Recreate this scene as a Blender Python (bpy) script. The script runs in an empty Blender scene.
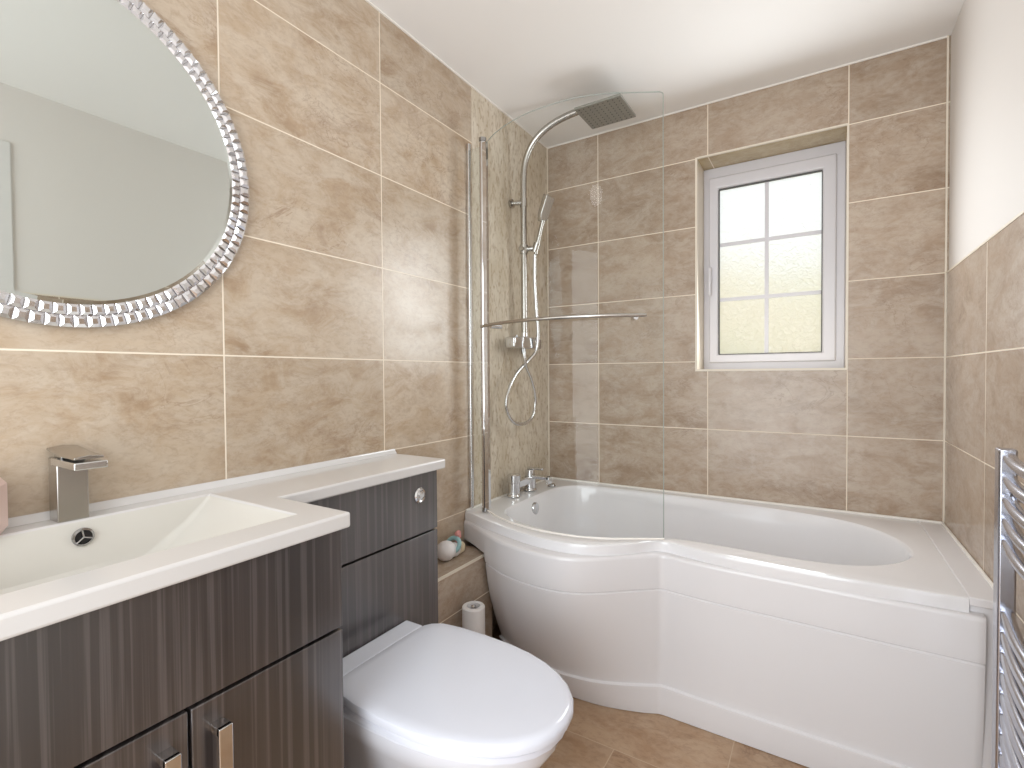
import bpy, bmesh, math, random
from mathutils import Vector, Matrix
random.seed(7)
S = bpy.context.scene
COL = S.collection

# ------------------------------------------------------------------ camera
CAM = Vector((1.2191, -2.3230, 1.1194))
cd = bpy.data.cameras.new('camera'); cam = bpy.data.objects.new('camera', cd); COL.objects.link(cam)
Rv = Vector((0.84889, 0.528519, -0.007337)); Uv = Vector((-0.003995, 0.020296, 0.999786)); Fv = Vector((-0.528554, 0.848679, -0.019341))
M = Matrix((( Rv.x, Uv.x, -Fv.x, CAM.x), (Rv.y, Uv.y, -Fv.y, CAM.y), (Rv.z, Uv.z, -Fv.z, CAM.z), (0, 0, 0, 1)))
cam.matrix_world = M
cd.sensor_width = 36; cd.lens = 496.0 / 1024 * 36; cd.clip_start = 0.02
S.camera = cam
# ------------------------------------------------------------------ world, lamps, exposure
W = bpy.data.worlds.new('world'); S.world = W; W.use_nodes = True
bgn = W.node_tree.nodes['Background']
bgn.inputs[0].default_value = (0.93, 0.97, 1.0, 1); bgn.inputs[1].default_value = 1.3
S.view_settings.view_transform = 'Standard'
S.view_settings.look = 'None'; S.view_settings.gamma = 1; S.view_settings.use_curve_mapping = False
S.view_settings.exposure = 0.08
S.cycles.use_denoising = True
S.cycles.max_bounces = 10; S.cycles.diffuse_bounces = 5; S.cycles.glossy_bounces = 5
S.cycles.transmission_bounces = 8; S.cycles.transparent_max_bounces = 10
S.cycles.caustics_refractive = True
S.cycles.sample_clamp_indirect = 6

def area(name, loc, rot, sx, sy, power, col=(1, 1, 1)):
    l = bpy.data.lights.new(name, 'AREA'); l.shape = 'RECTANGLE'; l.size = sx; l.size_y = sy; l.energy = power; l.color = col
    o = bpy.data.objects.new(name, l); COL.objects.link(o); o.location = loc; o.rotation_euler = rot
    return o
# soft fill light added unseen behind the camera, in the front wall's opening
area('rear_fill_light', (0.80, -3.16, 1.15), (math.radians(90), 0, 0), 1.2, 1.9, 29, (0.91, 0.965, 1.0))
# daylight at the obscured window, shining into the room
area('window_daylight', (1.02, 0.020, 1.58), (math.radians(-80), 0, 0), 0.42, 0.74, 8.0, (0.93, 0.975, 1.0))

XW, ZC, YF = 1.597, 2.301, -3.10
TL, TH = 0.5126, 0.30
TOP = 0.857            # worktop height

# ------------------------------------------------------------------ materials
def lin(c):
    return tuple(((v / 12.92) if v <= 0.04045 else ((v + 0.055) / 1.055) ** 2.4) for v in c)
def rgb(r, g, b): return lin((r / 255, g / 255, b / 255)) + (1,)
class NT:
    def __init__(s, name):
        s.m = bpy.data.materials.new(name); s.m.use_nodes = True; s.t = s.m.node_tree
        s.p = s.t.nodes['Principled BSDF']; s.out = s.t.nodes['Material Output']
    def n(s, typ, **kw):
        x = s.t.nodes.new(typ)
        for k, v in kw.items(): setattr(x, k, v)
        return x
    def l(s, a, b): s.t.links.new(a, b)
    def math(s, op, a, b=None, clamp=False):
        x = s.n('ShaderNodeMath', operation=op); x.use_clamp = clamp
        for i, v in enumerate((a, b)):
            if v is None: continue
            if isinstance(v, (int, float)): x.inputs[i].default_value = v
            else: s.l(v, x.inputs[i])
        return x.outputs[0]
    def mix(s, f, a, b, mode='MIX'):
        x = s.n('ShaderNodeMix', data_type='RGBA', blend_type=mode)
        for sock, v in ((x.inputs['Factor'], f), (x.inputs[6], a), (x.inputs[7], b)):
            if isinstance(v, (int, float, tuple)): sock.default_value = v
            else: s.l(v, sock)
        return x.outputs[2]
    def ramp(s, f, stops):
        x = s.n('ShaderNodeValToRGB'); e = x.color_ramp.elements
        while len(e) < len(stops): e.new(0.5)
        for k, (p, c) in enumerate(stops):
            e[k].position = p; e[k].color = c if isinstance(c, tuple) else (c, c, c, 1)
        s.l(f, x.inputs[0]); return x.outputs[0]
    def comb(s, a, b, c):
        x = s.n('ShaderNodeCombineXYZ')
        for i, v in enumerate((a, b, c)):
            if isinstance(v, (int, float)): x.inputs[i].default_value = v
            else: s.l(v, x.inputs[i])
        return x.outputs[0]
    def bump(s, h, strength=0.3, dist=0.001):
        x = s.n('ShaderNodeBump'); x.inputs['Strength'].default_value = strength; x.inputs['Distance'].default_value = dist
        s.l(h, x.inputs['Height']); s.l(x.outputs[0], s.p.inputs['Normal'])
    def noise(s, vec, scale, detail=5, rough=0.55, dist=0.0):
        x = s.n('ShaderNodeTexNoise'); x.inputs['Scale'].default_value = scale; x.inputs['Detail'].default_value = detail
        x.inputs['Roughness'].default_value = rough; x.inputs['Distortion'].default_value = dist
        s.l(vec, x.inputs['Vector']); return x.outputs['Fac']

def plain(name, col, rough=0.4, metal=0.0, spec=0.5, coat=0.0, nscale=0, namt=0.0):
    m = NT(name); m.p.inputs['Roughness'].default_value = rough; m.p.inputs['Metallic'].default_value = metal
    m.p.inputs['Specular IOR Level'].default_value = spec; m.p.inputs['Coat Weight'].default_value = coat
    m.p.inputs['Base Color'].default_value = col
    if nscale:
        tc = m.n('ShaderNodeTexCoord'); f = m.noise(tc.outputs['Object'], nscale, 3)
        d = tuple(c * (1 - namt) for c in col[:3]) + (1,)
        m.l(m.mix(f, d, col), m.p.inputs['Base Color'])
    return m.m

def tile_mat(name, axes, off, size, cols, grout, rough=0.22, gw=0.0036, seed=0, angle=18, bond=False, coat=0.0):
    """Stone-look ceramic tile: each tile gets its own piece of the veined pattern."""
    m = NT(name)
    g = m.n('ShaderNodeNewGeometry'); sp = m.n('ShaderNodeSeparateXYZ'); m.l(g.outputs['Position'], sp.inputs[0])
    U = m.math('SUBTRACT', sp.outputs[axes[0]], off[0]); V = m.math('SUBTRACT', sp.outputs[axes[1]], off[1])
    v = m.math('DIVIDE', V, size[1]); ci_v = m.math('FLOOR', v)
    u = m.math('DIVIDE', U, size[0])
    if bond: u = m.math('ADD', u, m.math('MULTIPLY', ci_v, 0.5))
    ci_u = m.math('FLOOR', u)
    fu = m.math('SUBTRACT', u, ci_u); fv = m.math('SUBTRACT', v, ci_v)
    du = m.math('MULTIPLY', m.math('MINIMUM', fu, m.math('SUBTRACT', 1.0, fu)), size[0])
    dv = m.math('MULTIPLY', m.math('MINIMUM', fv, m.math('SUBTRACT', 1.0, fv)), size[1])
    d = m.math('MINIMUM', du, dv)
    gm = m.n('ShaderNodeMapRange'); gm.inputs['From Min'].default_value = gw * 0.35; gm.inputs['From Max'].default_value = gw * 0.62
    m.l(d, gm.inputs['Value']); tilemask = gm.outputs[0]
    wn = m.n('ShaderNodeTexWhiteNoise', noise_dimensions='3D'); m.l(m.comb(ci_u, ci_v, float(seed)), wn.inputs['Vector'])
    sc = m.n('ShaderNodeVectorMath', operation='SCALE'); m.l(wn.outputs['Color'], sc.inputs[0]); sc.inputs['Scale'].default_value = 37.0
    add = m.n('ShaderNodeVectorMath', operation='ADD'); m.l(m.comb(U, V, 0.0), add.inputs[0]); m.l(sc.outputs[0], add.inputs[1])
    mp = m.n('ShaderNodeMapping'); mp.inputs['Rotation'].default_value = (0, 0, math.radians(-angle)); mp.inputs['Scale'].default_value = (1.0, 1.7, 1)
    m.l(add.outputs[0], mp.inputs[0]); vec = mp.outputs[0]
    big = m.noise(vec, 2.6, 4, 0.6, 1.2)
    mid = m.noise(vec, 9.0, 10, 0.72, 0.7)
    fine = m.noise(vec, 40.0, 6, 0.75, 0.4)
    base = m.ramp(big, [(0.32, cols[0]), (0.47, cols[1]), (0.66, cols[2])])
    base = m.mix(m.ramp(mid, [(0.40, 0.0), (0.60, 0.8)]), base, cols[3])
    # brown smoky drifts with a fine broken edge, only in patches
    vn = m.noise(vec, 5.0, 10, 0.74, 0.8)
    patch = m.ramp(m.noise(vec, 2.2, 3), [(0.44, 0.0), (0.64, 1.0)])
    drift = m.ramp(vn, [(0.52, 0.0), (0.60, 0.75), (0.64, 0.35), (0.74, 0.0)])
    base = m.mix(m.math('MULTIPLY', m.math('MULTIPLY', drift, patch), 0.5), base, cols[4])
    ab = m.math('ABSOLUTE', m.math('SUBTRACT', m.noise(vec, 3.4, 8, 0.6, 2.0), 0.5))
    vm = m.math('MULTIPLY', m.math('MULTIPLY', m.ramp(ab, [(0.0, 1.0), (0.012, 0.0)]), patch), 0.5)
    base = m.mix(vm, base, cols[4])
    base = m.mix(m.ramp(fine, [(0.38, 0.22), (0.52, 0.0)]), base, cols[4])
    # slight tone shift tile to tile
    tone = m.n('ShaderNodeMapRange'); tone.inputs['To Min'].default_value = 0.93; tone.inputs['To Max'].default_value = 1.05
    m.l(wn.outputs['Value'], tone.inputs['Value'])
    hsv = m.n('ShaderNodeHueSaturation'); m.l(base, hsv.inputs['Color']); m.l(tone.outputs[0], hsv.inputs['Value'])
    col = m.mix(tilemask, grout, hsv.outputs[0])
    m.l(col, m.p.inputs['Base Color'])
    m.l(m.ramp(tilemask, [(0.0, 0.8), (1.0, rough)]), m.p.inputs['Roughness'])
    h = m.math('ADD', m.math('MULTIPLY', tilemask, 1.0), m.math('MULTIPLY', fine, 0.12))
    m.bump(h, 0.35, 0.0012)
    m.p.inputs['Coat Weight'].default_value = coat; m.p.inputs['Coat Roughness'].default_value = 0.3
    return m.m

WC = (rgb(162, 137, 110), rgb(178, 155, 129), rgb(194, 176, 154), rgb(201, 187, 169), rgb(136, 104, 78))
GC = rgb(238, 226, 208)
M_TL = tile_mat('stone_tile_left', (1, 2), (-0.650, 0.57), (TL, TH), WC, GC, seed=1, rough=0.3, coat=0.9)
BC = (rgb(152, 130, 109), rgb(168, 147, 127), rgb(180, 162, 144), rgb(188, 173, 157), rgb(124, 98, 78))  # same tile as WC; window backlight shade is put into these darker tones
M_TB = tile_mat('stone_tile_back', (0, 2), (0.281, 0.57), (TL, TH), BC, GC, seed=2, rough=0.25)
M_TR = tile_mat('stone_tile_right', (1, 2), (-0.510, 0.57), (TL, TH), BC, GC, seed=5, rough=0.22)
M_TT = tile_mat('stone_tile_reveal', (0, 1), (0.281, -0.60), (TL, 5.0), (rgb(170,148,112),rgb(186,166,128),rgb(196,178,144),rgb(204,188,156),rgb(150,124,90)), GC, seed=3)
M_TS = tile_mat('stone_tile_jamb', (1, 2), (-2.1, 0.57), (4.0, TH), BC, GC, seed=4)
FC = (rgb(150, 116, 86), rgb(170, 136, 104), rgb(186, 156, 126), rgb(190, 162, 134), rgb(118, 84, 60))
M_FL = tile_mat('floor_tile', (0, 1), (0.40, -0.93), (0.60, 0.45), FC, rgb(196, 172, 146), seed=9, rough=0.35, angle=55, bond=True, gw=0.003)
M_BOX = tile_mat('boxing_tile', (1, 2), (-2.2, -0.006), (TL, TH), BC, GC, seed=6)
M_BOXT = tile_mat('boxing_top_tile', (1, 0), (-2.2, -1.0), (TL, 2.0), BC, GC, seed=8)
M_WALL = plain('white_wall_paint', rgb(226, 221, 217), 0.6, nscale=4, namt=0.015)
M_CEIL = plain('white_ceiling_paint', rgb(242, 240, 238), 0.7, nscale=3, namt=0.01)
M_TRIM = plain('cream_tile_trim', rgb(228, 218, 202), 0.35)
M_SEAL = plain('white_sealant', rgb(240, 236, 230), 0.4)
M_ACR = plain('white_bath_acrylic', rgb(232, 231, 233), 0.12, coat=0.3)
M_PANEL = plain('white_bath_panel', rgb(226, 224, 226), 0.2)
M_CER = plain('white_toilet_ceramic', rgb(226, 228, 236), 0.08, coat=0.4)
M_SEAT = plain('white_seat_plastic', rgb(226, 229, 240), 0.14)
M_TOP = plain('white_resin_worktop', rgb(216, 214, 213), 0.16, coat=0.2)
M_BASIN = plain('off_white_basin_resin', rgb(212, 209, 202), 0.2)
M_CHR = plain('polished_chrome', (0.72, 0.72, 0.73, 1), 0.07, 1.0)
M_CHRD = plain('dark_chrome', (0.42, 0.42, 0.42, 1), 0.18, 1.0)
M_STEEL = plain('brushed_steel', (0.50, 0.48, 0.45, 1), 0.26, 1.0)
M_HEAD = plain('grey_shower_head', (0.34, 0.34, 0.31, 1), 0.35, 0.8)
M_ALU = plain('satin_aluminium', (0.70, 0.70, 0.70, 1), 0.25, 1.0)
M_RAD = plain('satin_chrome', (0.50, 0.51, 0.57, 1), 0.22, 1.0)
M_DARK = plain('dark_gap', rgb(22, 20, 20), 0.6)
M_UPVC = plain('white_window_plastic', rgb(216, 214, 219), 0.25)
M_GASK = plain('grey_gasket', rgb(92, 92, 92), 0.6)
M_PINK = plain('pale_pink_ceramic', rgb(232, 206, 198), 0.35)
M_PAPER = plain('white_paper', rgb(236, 234, 234), 0.9, nscale=60, namt=0.05)
M_DOOR = plain('white_door_paint', rgb(222, 220, 218), 0.35)
M_MIRROR = plain('mirror_silver', (0.70, 0.745, 0.725, 1), 0.015, 1.0)
M_SILV = plain('crystal_silver', (0.80, 0.80, 0.83, 1), 0.12, 1.0)
M_BLUE = plain('pale_teal', rgb(150, 190, 194), 0.5)
M_ROSE = plain('rose_pink', rgb(214, 146, 142), 0.5)
M_CREAM = plain('cream_resin', rgb(222, 206, 176), 0.5)
M_WHT = plain('white_resin', rgb(232, 228, 228), 0.35)
M_EMITN = NT('fill_lamp_glow'); M_EMITN.p.inputs['Base Color'].default_value = (1, 1, 1, 1)
M_EMITN.p.inputs['Emission Color'].default_value = (1, 0.99, 0.98, 1); M_EMITN.p.inputs['Emission Strength'].default_value = 6.0
M_FILL_LAMP = M_EMITN.m  # glow of the added fill lamp

def decor_mat():
    m = NT('decor_wall_tile')
    g = m.n('ShaderNodeNewGeometry'); mp = m.n('ShaderNodeMapping'); mp.inputs['Scale'].default_value = (1, 2.6, 1.0)
    m.l(g.outputs['Position'], mp.inputs[0])
    a = m.noise(mp.outputs[0], 26, 5, 0.6, 0.8); b = m.noise(mp.outputs[0], 4, 3)
    vo = m.n('ShaderNodeTexVoronoi'); vo.inputs['Scale'].default_value = 34; m.l(mp.outputs[0], vo.inputs['Vector'])
    base = m.ramp(b, [(0.35, rgb(204, 191, 170)), (0.65, rgb(222, 212, 196))])
    base = m.mix(m.ramp(a, [(0.50, 0.0), (0.64, 0.65)]), base, rgb(166, 144, 120))
    base = m.mix(m.ramp(vo.outputs['Distance'], [(0.10, 0.4), (0.26, 0.0)]), base, rgb(226, 218, 202))
    m.l(base, m.p.inputs['Base Color']); m.p.inputs['Roughness'].default_value = 0.25
    m.bump(a, 0.25, 0.001)
    return m.m
M_DECOR = decor_mat()

def wood_mat(name, c0, c1, c2, c3):
    m = NT(name)
    tc = m.n('ShaderNodeNewGeometry'); sp = m.n('ShaderNodeSeparateXYZ'); m.l(tc.outputs['Position'], sp.inputs[0])
    q = m.math('ADD', sp.outputs[1], m.math('MULTIPLY', sp.outputs[0], 0.9))
    z = sp.outputs[2]
    vec = m.comb(q, 0.0, m.math('MULTIPLY', z, 0.012))
    broad = m.noise(vec, 9, 2, 0.5, 0.0)
    stripe = m.noise(vec, 88, 3, 0.55, 0.03)
    fine = m.noise(m.comb(q, 0.0, m.math('MULTIPLY', z, 0.006)), 320, 3, 0.6)
    col = m.ramp(broad, [(0.32, c0), (0.55, c1), (0.75, c2)])
    pale = m.math('MULTIPLY', m.ramp(stripe, [(0.50, 0.0), (0.58, 1.0)]), 0.5)
    col = m.mix(pale, col, c3)
    col = m.mix(m.ramp(stripe, [(0.30, 0.65), (0.45, 0.0)]), col, c0)
    col = m.mix(m.ramp(fine, [(0.40, 0.35), (0.60, 0.0)]), col, c0)
    m.l(col, m.p.inputs['Base Color']); m.p.inputs['Roughness'].default_value = 0.36; m.p.inputs['Specular IOR Level'].default_value = 0.5; m.p.inputs['Coat Weight'].default_value = 1.0; m.p.inputs['Coat IOR'].default_value = 1.75; m.p.inputs['Coat Roughness'].default_value = 0.24
    m.bump(stripe, 0.12, 0.0006)
    return m.m
M_WOOD = wood_mat('grey_brown_wood_grain', rgb(38, 33, 32), rgb(58, 51, 50), rgb(68, 61, 60), rgb(98, 91, 90))

def glass_mat():
    m = NT('clear_screen_glass')
    tr = m.n('ShaderNodeBsdfTransparent'); tr.inputs[0].default_value = (0.965, 0.98, 0.975, 1)
    gl = m.n('ShaderNodeBsdfGlossy'); gl.inputs['Roughness'].default_value = 0.0
    lw = m.n('ShaderNodeLayerWeight'); lw.inputs['Blend'].default_value = 0.15
    mx = m.n('ShaderNodeMixShader'); f = m.math('ADD', m.math('MULTIPLY', lw.outputs['Fresnel'], 0.35), 0.02)
    m.l(f, mx.inputs[0]); m.l(tr.outputs[0], mx.inputs[1]); m.l(gl.outputs[0], mx.inputs[2]); m.l(mx.outputs[0], m.out.inputs[0])
    return m.m
M_GLASS = glass_mat()
M_EDGE = plain('glass_edge', rgb(150, 158, 152), 0.3)

def pane_mat():
    m = NT('obscured_window_glass')
    tc = m.n('ShaderNodeTexCoord')
    rf = m.n('ShaderNodeBsdfRefraction'); rf.inputs['IOR'].default_value = 1.25; rf.inputs['Roughness'].default_value = 0.34
    tr = m.n('ShaderNodeBsdfTranslucent'); tr.inputs[0].default_value = (0.95, 0.96, 0.93, 1)
    gl = m.n('ShaderNodeBsdfGlossy'); gl.inputs['Roughness'].default_value = 0.15
    a = m.noise(tc.outputs['Object'], 55, 3, 0.5, 1.2)
    bp = m.n('ShaderNodeBump'); bp.inputs['Strength'].default_value = 1.0; bp.inputs['Distance'].default_value = 0.006; m.l(a, bp.inputs['Height'])
    for x in (rf, gl): m.l(bp.outputs[0], x.inputs['Normal'])
    m1 = m.n('ShaderNodeMixShader'); m1.inputs[0].default_value = 0.30; m.l(rf.outputs[0], m1.inputs[1]); m.l(tr.outputs[0], m1.inputs[2])
    m2 = m.n('ShaderNodeMixShader'); m2.inputs[0].default_value = 0.05; m.l(m1.outputs[0], m2.inputs[1]); m.l(gl.outputs[0], m2.inputs[2])
    m.l(m2.outputs[0], m.out.inputs[0])
    return m.m
M_PANE = pane_mat()
def hedge_mat():
    m = NT('hedge_leaves'); tc = m.n('ShaderNodeTexCoord')
    f = m.noise(tc.outputs['Object'], 1.6, 3)
    m.l(m.ramp(f, [(0.40, rgb(196, 202, 160)), (0.50, rgb(236, 218, 168)), (0.60, rgb(248, 230, 196))]), m.p.inputs['Base Color'])
    m.p.inputs['Roughness'].default_value = 0.8
    return m.m
M_HEDGE = hedge_mat()

# ------------------------------------------------------------------ object helpers
ORG = {}
def thing(name, label, cat, loc, group=None, kind=None):
    o = bpy.data.objects.new(name, None); COL.objects.link(o); o.location = loc; o.empty_display_size = 0.05
    if label: o['label'] = label
    if cat: o['category'] = cat
    if group: o['group'] = group
    if kind: o['kind'] = kind
    ORG[o] = Vector(loc)
    return o
def tag(o, label, cat, group=None):
    o['label'] = label; o['category'] = cat
    if group: o['group'] = group
    return o
def put(name, bm, mats, parent=None, bevel=0.0, segs=2, smooth=True, sub=0, solid=0.0, loc=None, label=None):
    if not isinstance(mats, (list, tuple)): mats = [mats]
    bmesh.ops.recalc_face_normals(bm, faces=bm.faces)
    org = ORG[parent] if parent else (Vector(loc) if loc else Vector((0, 0, 0)))
    for v in bm.verts: v.co -= org
    me = bpy.data.meshes.new(name); bm.to_mesh(me); bm.free()
    for mt in mats: me.materials.append(mt)
    if smooth:
        for p in me.polygons: p.use_smooth = True
    o = bpy.data.objects.new(name, me); COL.objects.link(o)
    if parent: o.parent = parent
    else: o.location = org
    ORG[o] = org
    if solid:
        md = o.modifiers.new('solid', 'SOLIDIFY'); md.thickness = abs(solid); md.offset = -1 if solid > 0 else 1
    if bevel:
        md = o.modifiers.new('bevel', 'BEVEL'); md.width = bevel; md.segments = segs; md.limit_method = 'ANGLE'; md.angle_limit = math.radians(35)
    if sub:
        md = o.modifiers.new('sub', 'SUBSURF'); md.levels = sub; md.render_levels = sub
    if smooth:
        md = o.modifiers.new('wn', 'WEIGHTED_NORMAL'); md.keep_sharp = True
        try:
            me.set_sharp_from_angle(angle=math.radians(40))
        except Exception: pass
    if label: o['label'] = label
    return o
def struct(name, bm, mats, **k):
    o = put(name, bm, mats, **k); o['kind'] = 'structure'; return o
def B(): return bmesh.new()
def box(bm, lo, hi, mi=0):
    x0, y0, z0 = lo; x1, y1, z1 = hi
    vs = [bm.verts.new(p) for p in ((x0,y0,z0),(x1,y0,z0),(x1,y1,z0),(x0,y1,z0),(x0,y0,z1),(x1,y0,z1),(x1,y1,z1),(x0,y1,z1))]
    for f in ((0,3,2,1),(4,5,6,7),(0,1,5,4),(1,2,6,5),(2,3,7,6),(3,0,4,7)):
        fc = bm.faces.new([vs[i] for i in f]); fc.material_index = mi
    return bm
def bx(lo, hi): return box(B(), lo, hi)
def ring_loft(bm, rings, close=True, cap0=False, cap1=False, mi=0):
    R = [[bm.verts.new(p) for p in r] for r in rings]
    n = len(R[0])
    for a, b in zip(R, R[1:]):
        for i in range(n if close else n - 1):
            j = (i + 1) % n
            f = bm.faces.new((a[i], a[j], b[j], b[i])); f.material_index = mi
    if cap0: bm.faces.new(R[0]).material_index = mi
    if cap1: bm.faces.new(R[-1]).material_index = mi
    return R
def tube(bm, pts, r, seg=14, caps=True, mi=0, sy=1.0):
    pts = [Vector(p) for p in pts]; rr = r if isinstance(r, (list, tuple)) else [r] * len(pts)
    up = None; rings = []
    for i, p in enumerate(pts):
        t = (pts[min(i + 1, len(pts) - 1)] - pts[max(i - 1, 0)]).normalized()
        if up is None:
            up = Vector((0, 0, 1)) if abs(t.z) < 0.9 else Vector((1, 0, 0))
        up = (up - t * up.dot(t)).normalized(); s = t.cross(up)
        rings.append([p + (s * math.cos(a) + up * sy * math.sin(a)) * rr[i] for a in [2 * math.pi * k / seg for k in range(seg)]])
    ring_loft(bm, rings, True, caps, caps, mi); return bm
def lathe(bm, c, prof, seg=28, axis='z', mi=0):
    rings = []
    for r, h in prof:
        ring = []
        for k in range(seg):
            a = 2 * math.pi * k / seg; ca, sa = r * math.cos(a), r * math.sin(a)
            ring.append({'z': (c[0]+ca, c[1]+sa, c[2]+h), 'x': (c[0]+h, c[1]+ca, c[2]+sa), 'y': (c[0]+ca, c[1]+h, c[2]+sa)}[axis])
        rings.append(ring)
    ring_loft(bm, rings, True, True, True, mi); return bm
def cat(pts, n=8, closed=False):
    P = [Vector(p) for p in pts]; out = []
    m = len(P); rng = range(m) if closed else range(m - 1)
    for i in rng:
        if closed: a, b, c, d = P[i-1], P[i], P[(i+1) % m], P[(i+2) % m]
        else: a, b, c, d = P[max(i-1, 0)], P[i], P[i+1], P[min(i+2, m-1)]
        for k in range(n):
            t = k / n
            out.append(0.5 * ((2*b) + (c-a)*t + (2*a-5*b+4*c-d)*t*t + (3*b-a-3*c+d)*t**3))
    if not closed: out.append(P[-1])
    return out
def resample(pts, n, closed=False):
    P = [Vector(p) for p in pts]
    if closed: P = P + [P[0]]
    L = [0]
    for a, b in zip(P, P[1:]): L.append(L[-1] + (b - a).length)
    out = []; k = 0
    cnt = n if closed else n - 1
    for i in range(n):
        s = L[-1] * i / cnt
        while k < len(P) - 2 and L[k+1] < s: k += 1
        t = (s - L[k]) / max(L[k+1] - L[k], 1e-9); out.append(P[k].lerp(P[k+1], min(max(t, 0), 1)))
    return out

# ------------------------------------------------------------------ room shell
WX0, WX1, WZ0, WZ1, WD = 0.748, 1.303, 1.134, 2.071, 0.150     # window opening and reveal depth
struct('floor', bx((-0.1, YF - 0.7, -0.06), (XW + 0.1, 0.1, 0.0)), M_FL, smooth=False)
struct('ceiling', bx((-0.1, YF - 0.7, ZC), (XW + 0.1, 0.25, ZC + 0.08)), M_CEIL, smooth=False)
bm = B(); box(bm, (-0.1, YF, 0), (0, -0.665, ZC), 0); box(bm, (-0.1, -0.665, 0), (0, 0, ZC), 1)
struct('wall_left', bm, [M_TL, M_DECOR], smooth=False)
bm = B()
for lo, hi in (((-0.1, 0, 0), (WX0, 0.25, ZC)), ((WX1, 0, 0), (XW + 0.1, 0.25, ZC)), ((WX0, 0, 0), (WX1, 0.25, WZ0)), ((WX0, 0, WZ1), (WX1, 0.25, ZC))):
    box(bm, lo, hi, 0)
for f in bm.faces:
    c = f.calc_center_median(); n = f.normal; f.normal_update(); n = f.normal
    if abs(c.y - 0.125) < 0.01:
        if abs(c.z - WZ1) < 0.002: f.material_index = 1
        elif abs(c.z - WZ0) < 0.002: f.material_index = 3
        elif abs(c.x - WX0) < 0.002 or abs(c.x - WX1) < 0.002: f.material_index = 3
struct('wall_back', bm, [M_TB, M_TT, M_TS, M_TRIM], smooth=False)
DY0, DY1 = -2.52, -1.675
bm = B()
box(bm, (XW + 0.006, DY1, 1.47), (XW + 0.1, 0, ZC), 0); box(bm, (XW, DY1, 0), (XW + 0.1, 0, 1.466), 1)
box(bm, (XW + 0.006, DY0, 2.07), (XW + 0.1, DY1, ZC), 0); box(bm, (XW + 0.006, YF, 0), (XW + 0.1, DY0, ZC), 0)
struct('wall_right', bm, [M_WALL, M_TR], smooth=False)
bm = B(); box(bm, (XW - 0.002, DY1 + 0.0, 1.466), (XW + 0.02, 0, 1.472)); struct('trim_1', bm, M_TRIM, smooth=False)
# thin cream edging round the window opening and the inner corners, and the ceiling line
e = 0.007
bm = B()
box(bm, (WX0 - e, -0.003, WZ0 - e), (WX0 + 0.002, 0.006, WZ1 + 0.004)); box(bm, (WX1 - 0.002, -0.003, WZ0 - e), (WX1 + e*0.7, 0.006, WZ1 + 0.004))
box(bm, (WX0 + 0.002, -0.003, WZ0 - e), (WX1 - 0.002, 0.006, WZ0 + 0.002)); box(bm, (WX0 + 0.002, -0.003, WZ1 - 0.002), (WX1 - 0.002, 0.006, WZ1 + 0.005))
struct('trim_2', bm, M_TRIM, smooth=False)
bm = B(); box(bm, (0, -0.006, 0.57), (0.004, 0.0, ZC)); box(bm, (XW - 0.005, -0.006, 0.57), (XW, 0, ZC)); struct('trim_3', bm, M_TRIM, smooth=False)
bm = B(); box(bm, (0.0, YF, ZC - 0.005), (0.005, -0.006, ZC)); box(bm, (0.005, -0.005, ZC - 0.005), (XW - 0.005, 0, ZC)); struct('trim_4', bm, M_SEAL, smooth=False)
# front wall behind the camera with an opening added for the fill light
bm = B(); box(bm, (-0.1, YF - 0.1, 0), (0.15, YF, ZC)); box(bm, (1.45, YF - 0.1, 0), (XW + 0.1, YF, ZC)); box(bm, (0.15, YF - 0.1, 2.15), (1.45, YF, ZC))
struct('wall_front', bm, M_WALL, smooth=False)
# white door in the right wall, seen only in the mirror
d = thing('door_1', None, None, (XW, (DY0 + DY1) / 2, 0), kind='structure')
bm = B(); box(bm, (XW + 0.012, DY0 + 0.06, 0.005), (XW + 0.05, DY1 - 0.06, 2.01)); put('door_leaf', bm, M_DOOR, d, bevel=0.003)
bm = B(); box(bm, (XW - 0.004, DY0, 0), (XW + 0.06, DY0 + 0.06, 2.07)); box(bm, (XW - 0.004, DY1 - 0.06, 0), (XW + 0.06, DY1, 2.07)); box(bm, (XW - 0.004, DY0 + 0.06, 2.01), (XW + 0.06, DY1 - 0.06, 2.07))
put('door_frame', bm, M_DOOR, d, bevel=0.003)
# tiled boxing along the left wall between the toilet unit and the bath
bm = B(); box(bm, (0, -1.138, 0), (0.148, -0.76, 0.442))
bm.faces.ensure_lookup_table()
for f in bm.faces:
    if f.calc_center_median().z > 0.44: f.material_index = 1
struct('trim_5', bm, [M_BOX, M_BOXT], smooth=False)
bm = B(); box(bm, (0.142, -1.138, 0.436), (0.1495, -0.80, 0.4435)); struct('trim_6', bm, M_TRIM, smooth=False)

# ------------------------------------------------------------------ window
wd = thing('window_1', None, None, ((WX0 + WX1) / 2, WD, WZ0), kind='structure')
def frame(bm, o, i, y0, y1):
    c4 = lambda r: [(r[0], r[2]), (r[1], r[2]), (r[1], r[3]), (r[0], r[3])]
    o, i = c4(o), c4(i)
    ring_loft(bm, [[(a, y0, b) for a, b in o], [(a, y0, b) for a, b in i], [(a, y1, b) for a, b in i], [(a, y1, b) for a, b in o], [(a, y0, b) for a, b in o]])
    bmesh.ops.remove_doubles(bm, verts=bm.verts, dist=1e-5)
gx0, gx1, gz0, gz1 = 0.815, 1.221, 1.205, 1.968
bm = B(); frame(bm, (WX0, WX1, WZ0, WZ1), (WX0 + 0.04, WX1 - 0.05, WZ0 + 0.05, WZ1 - 0.06), WD, WD + 0.07); put('window_frame', bm, M_UPVC, wd, bevel=0.004)
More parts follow.
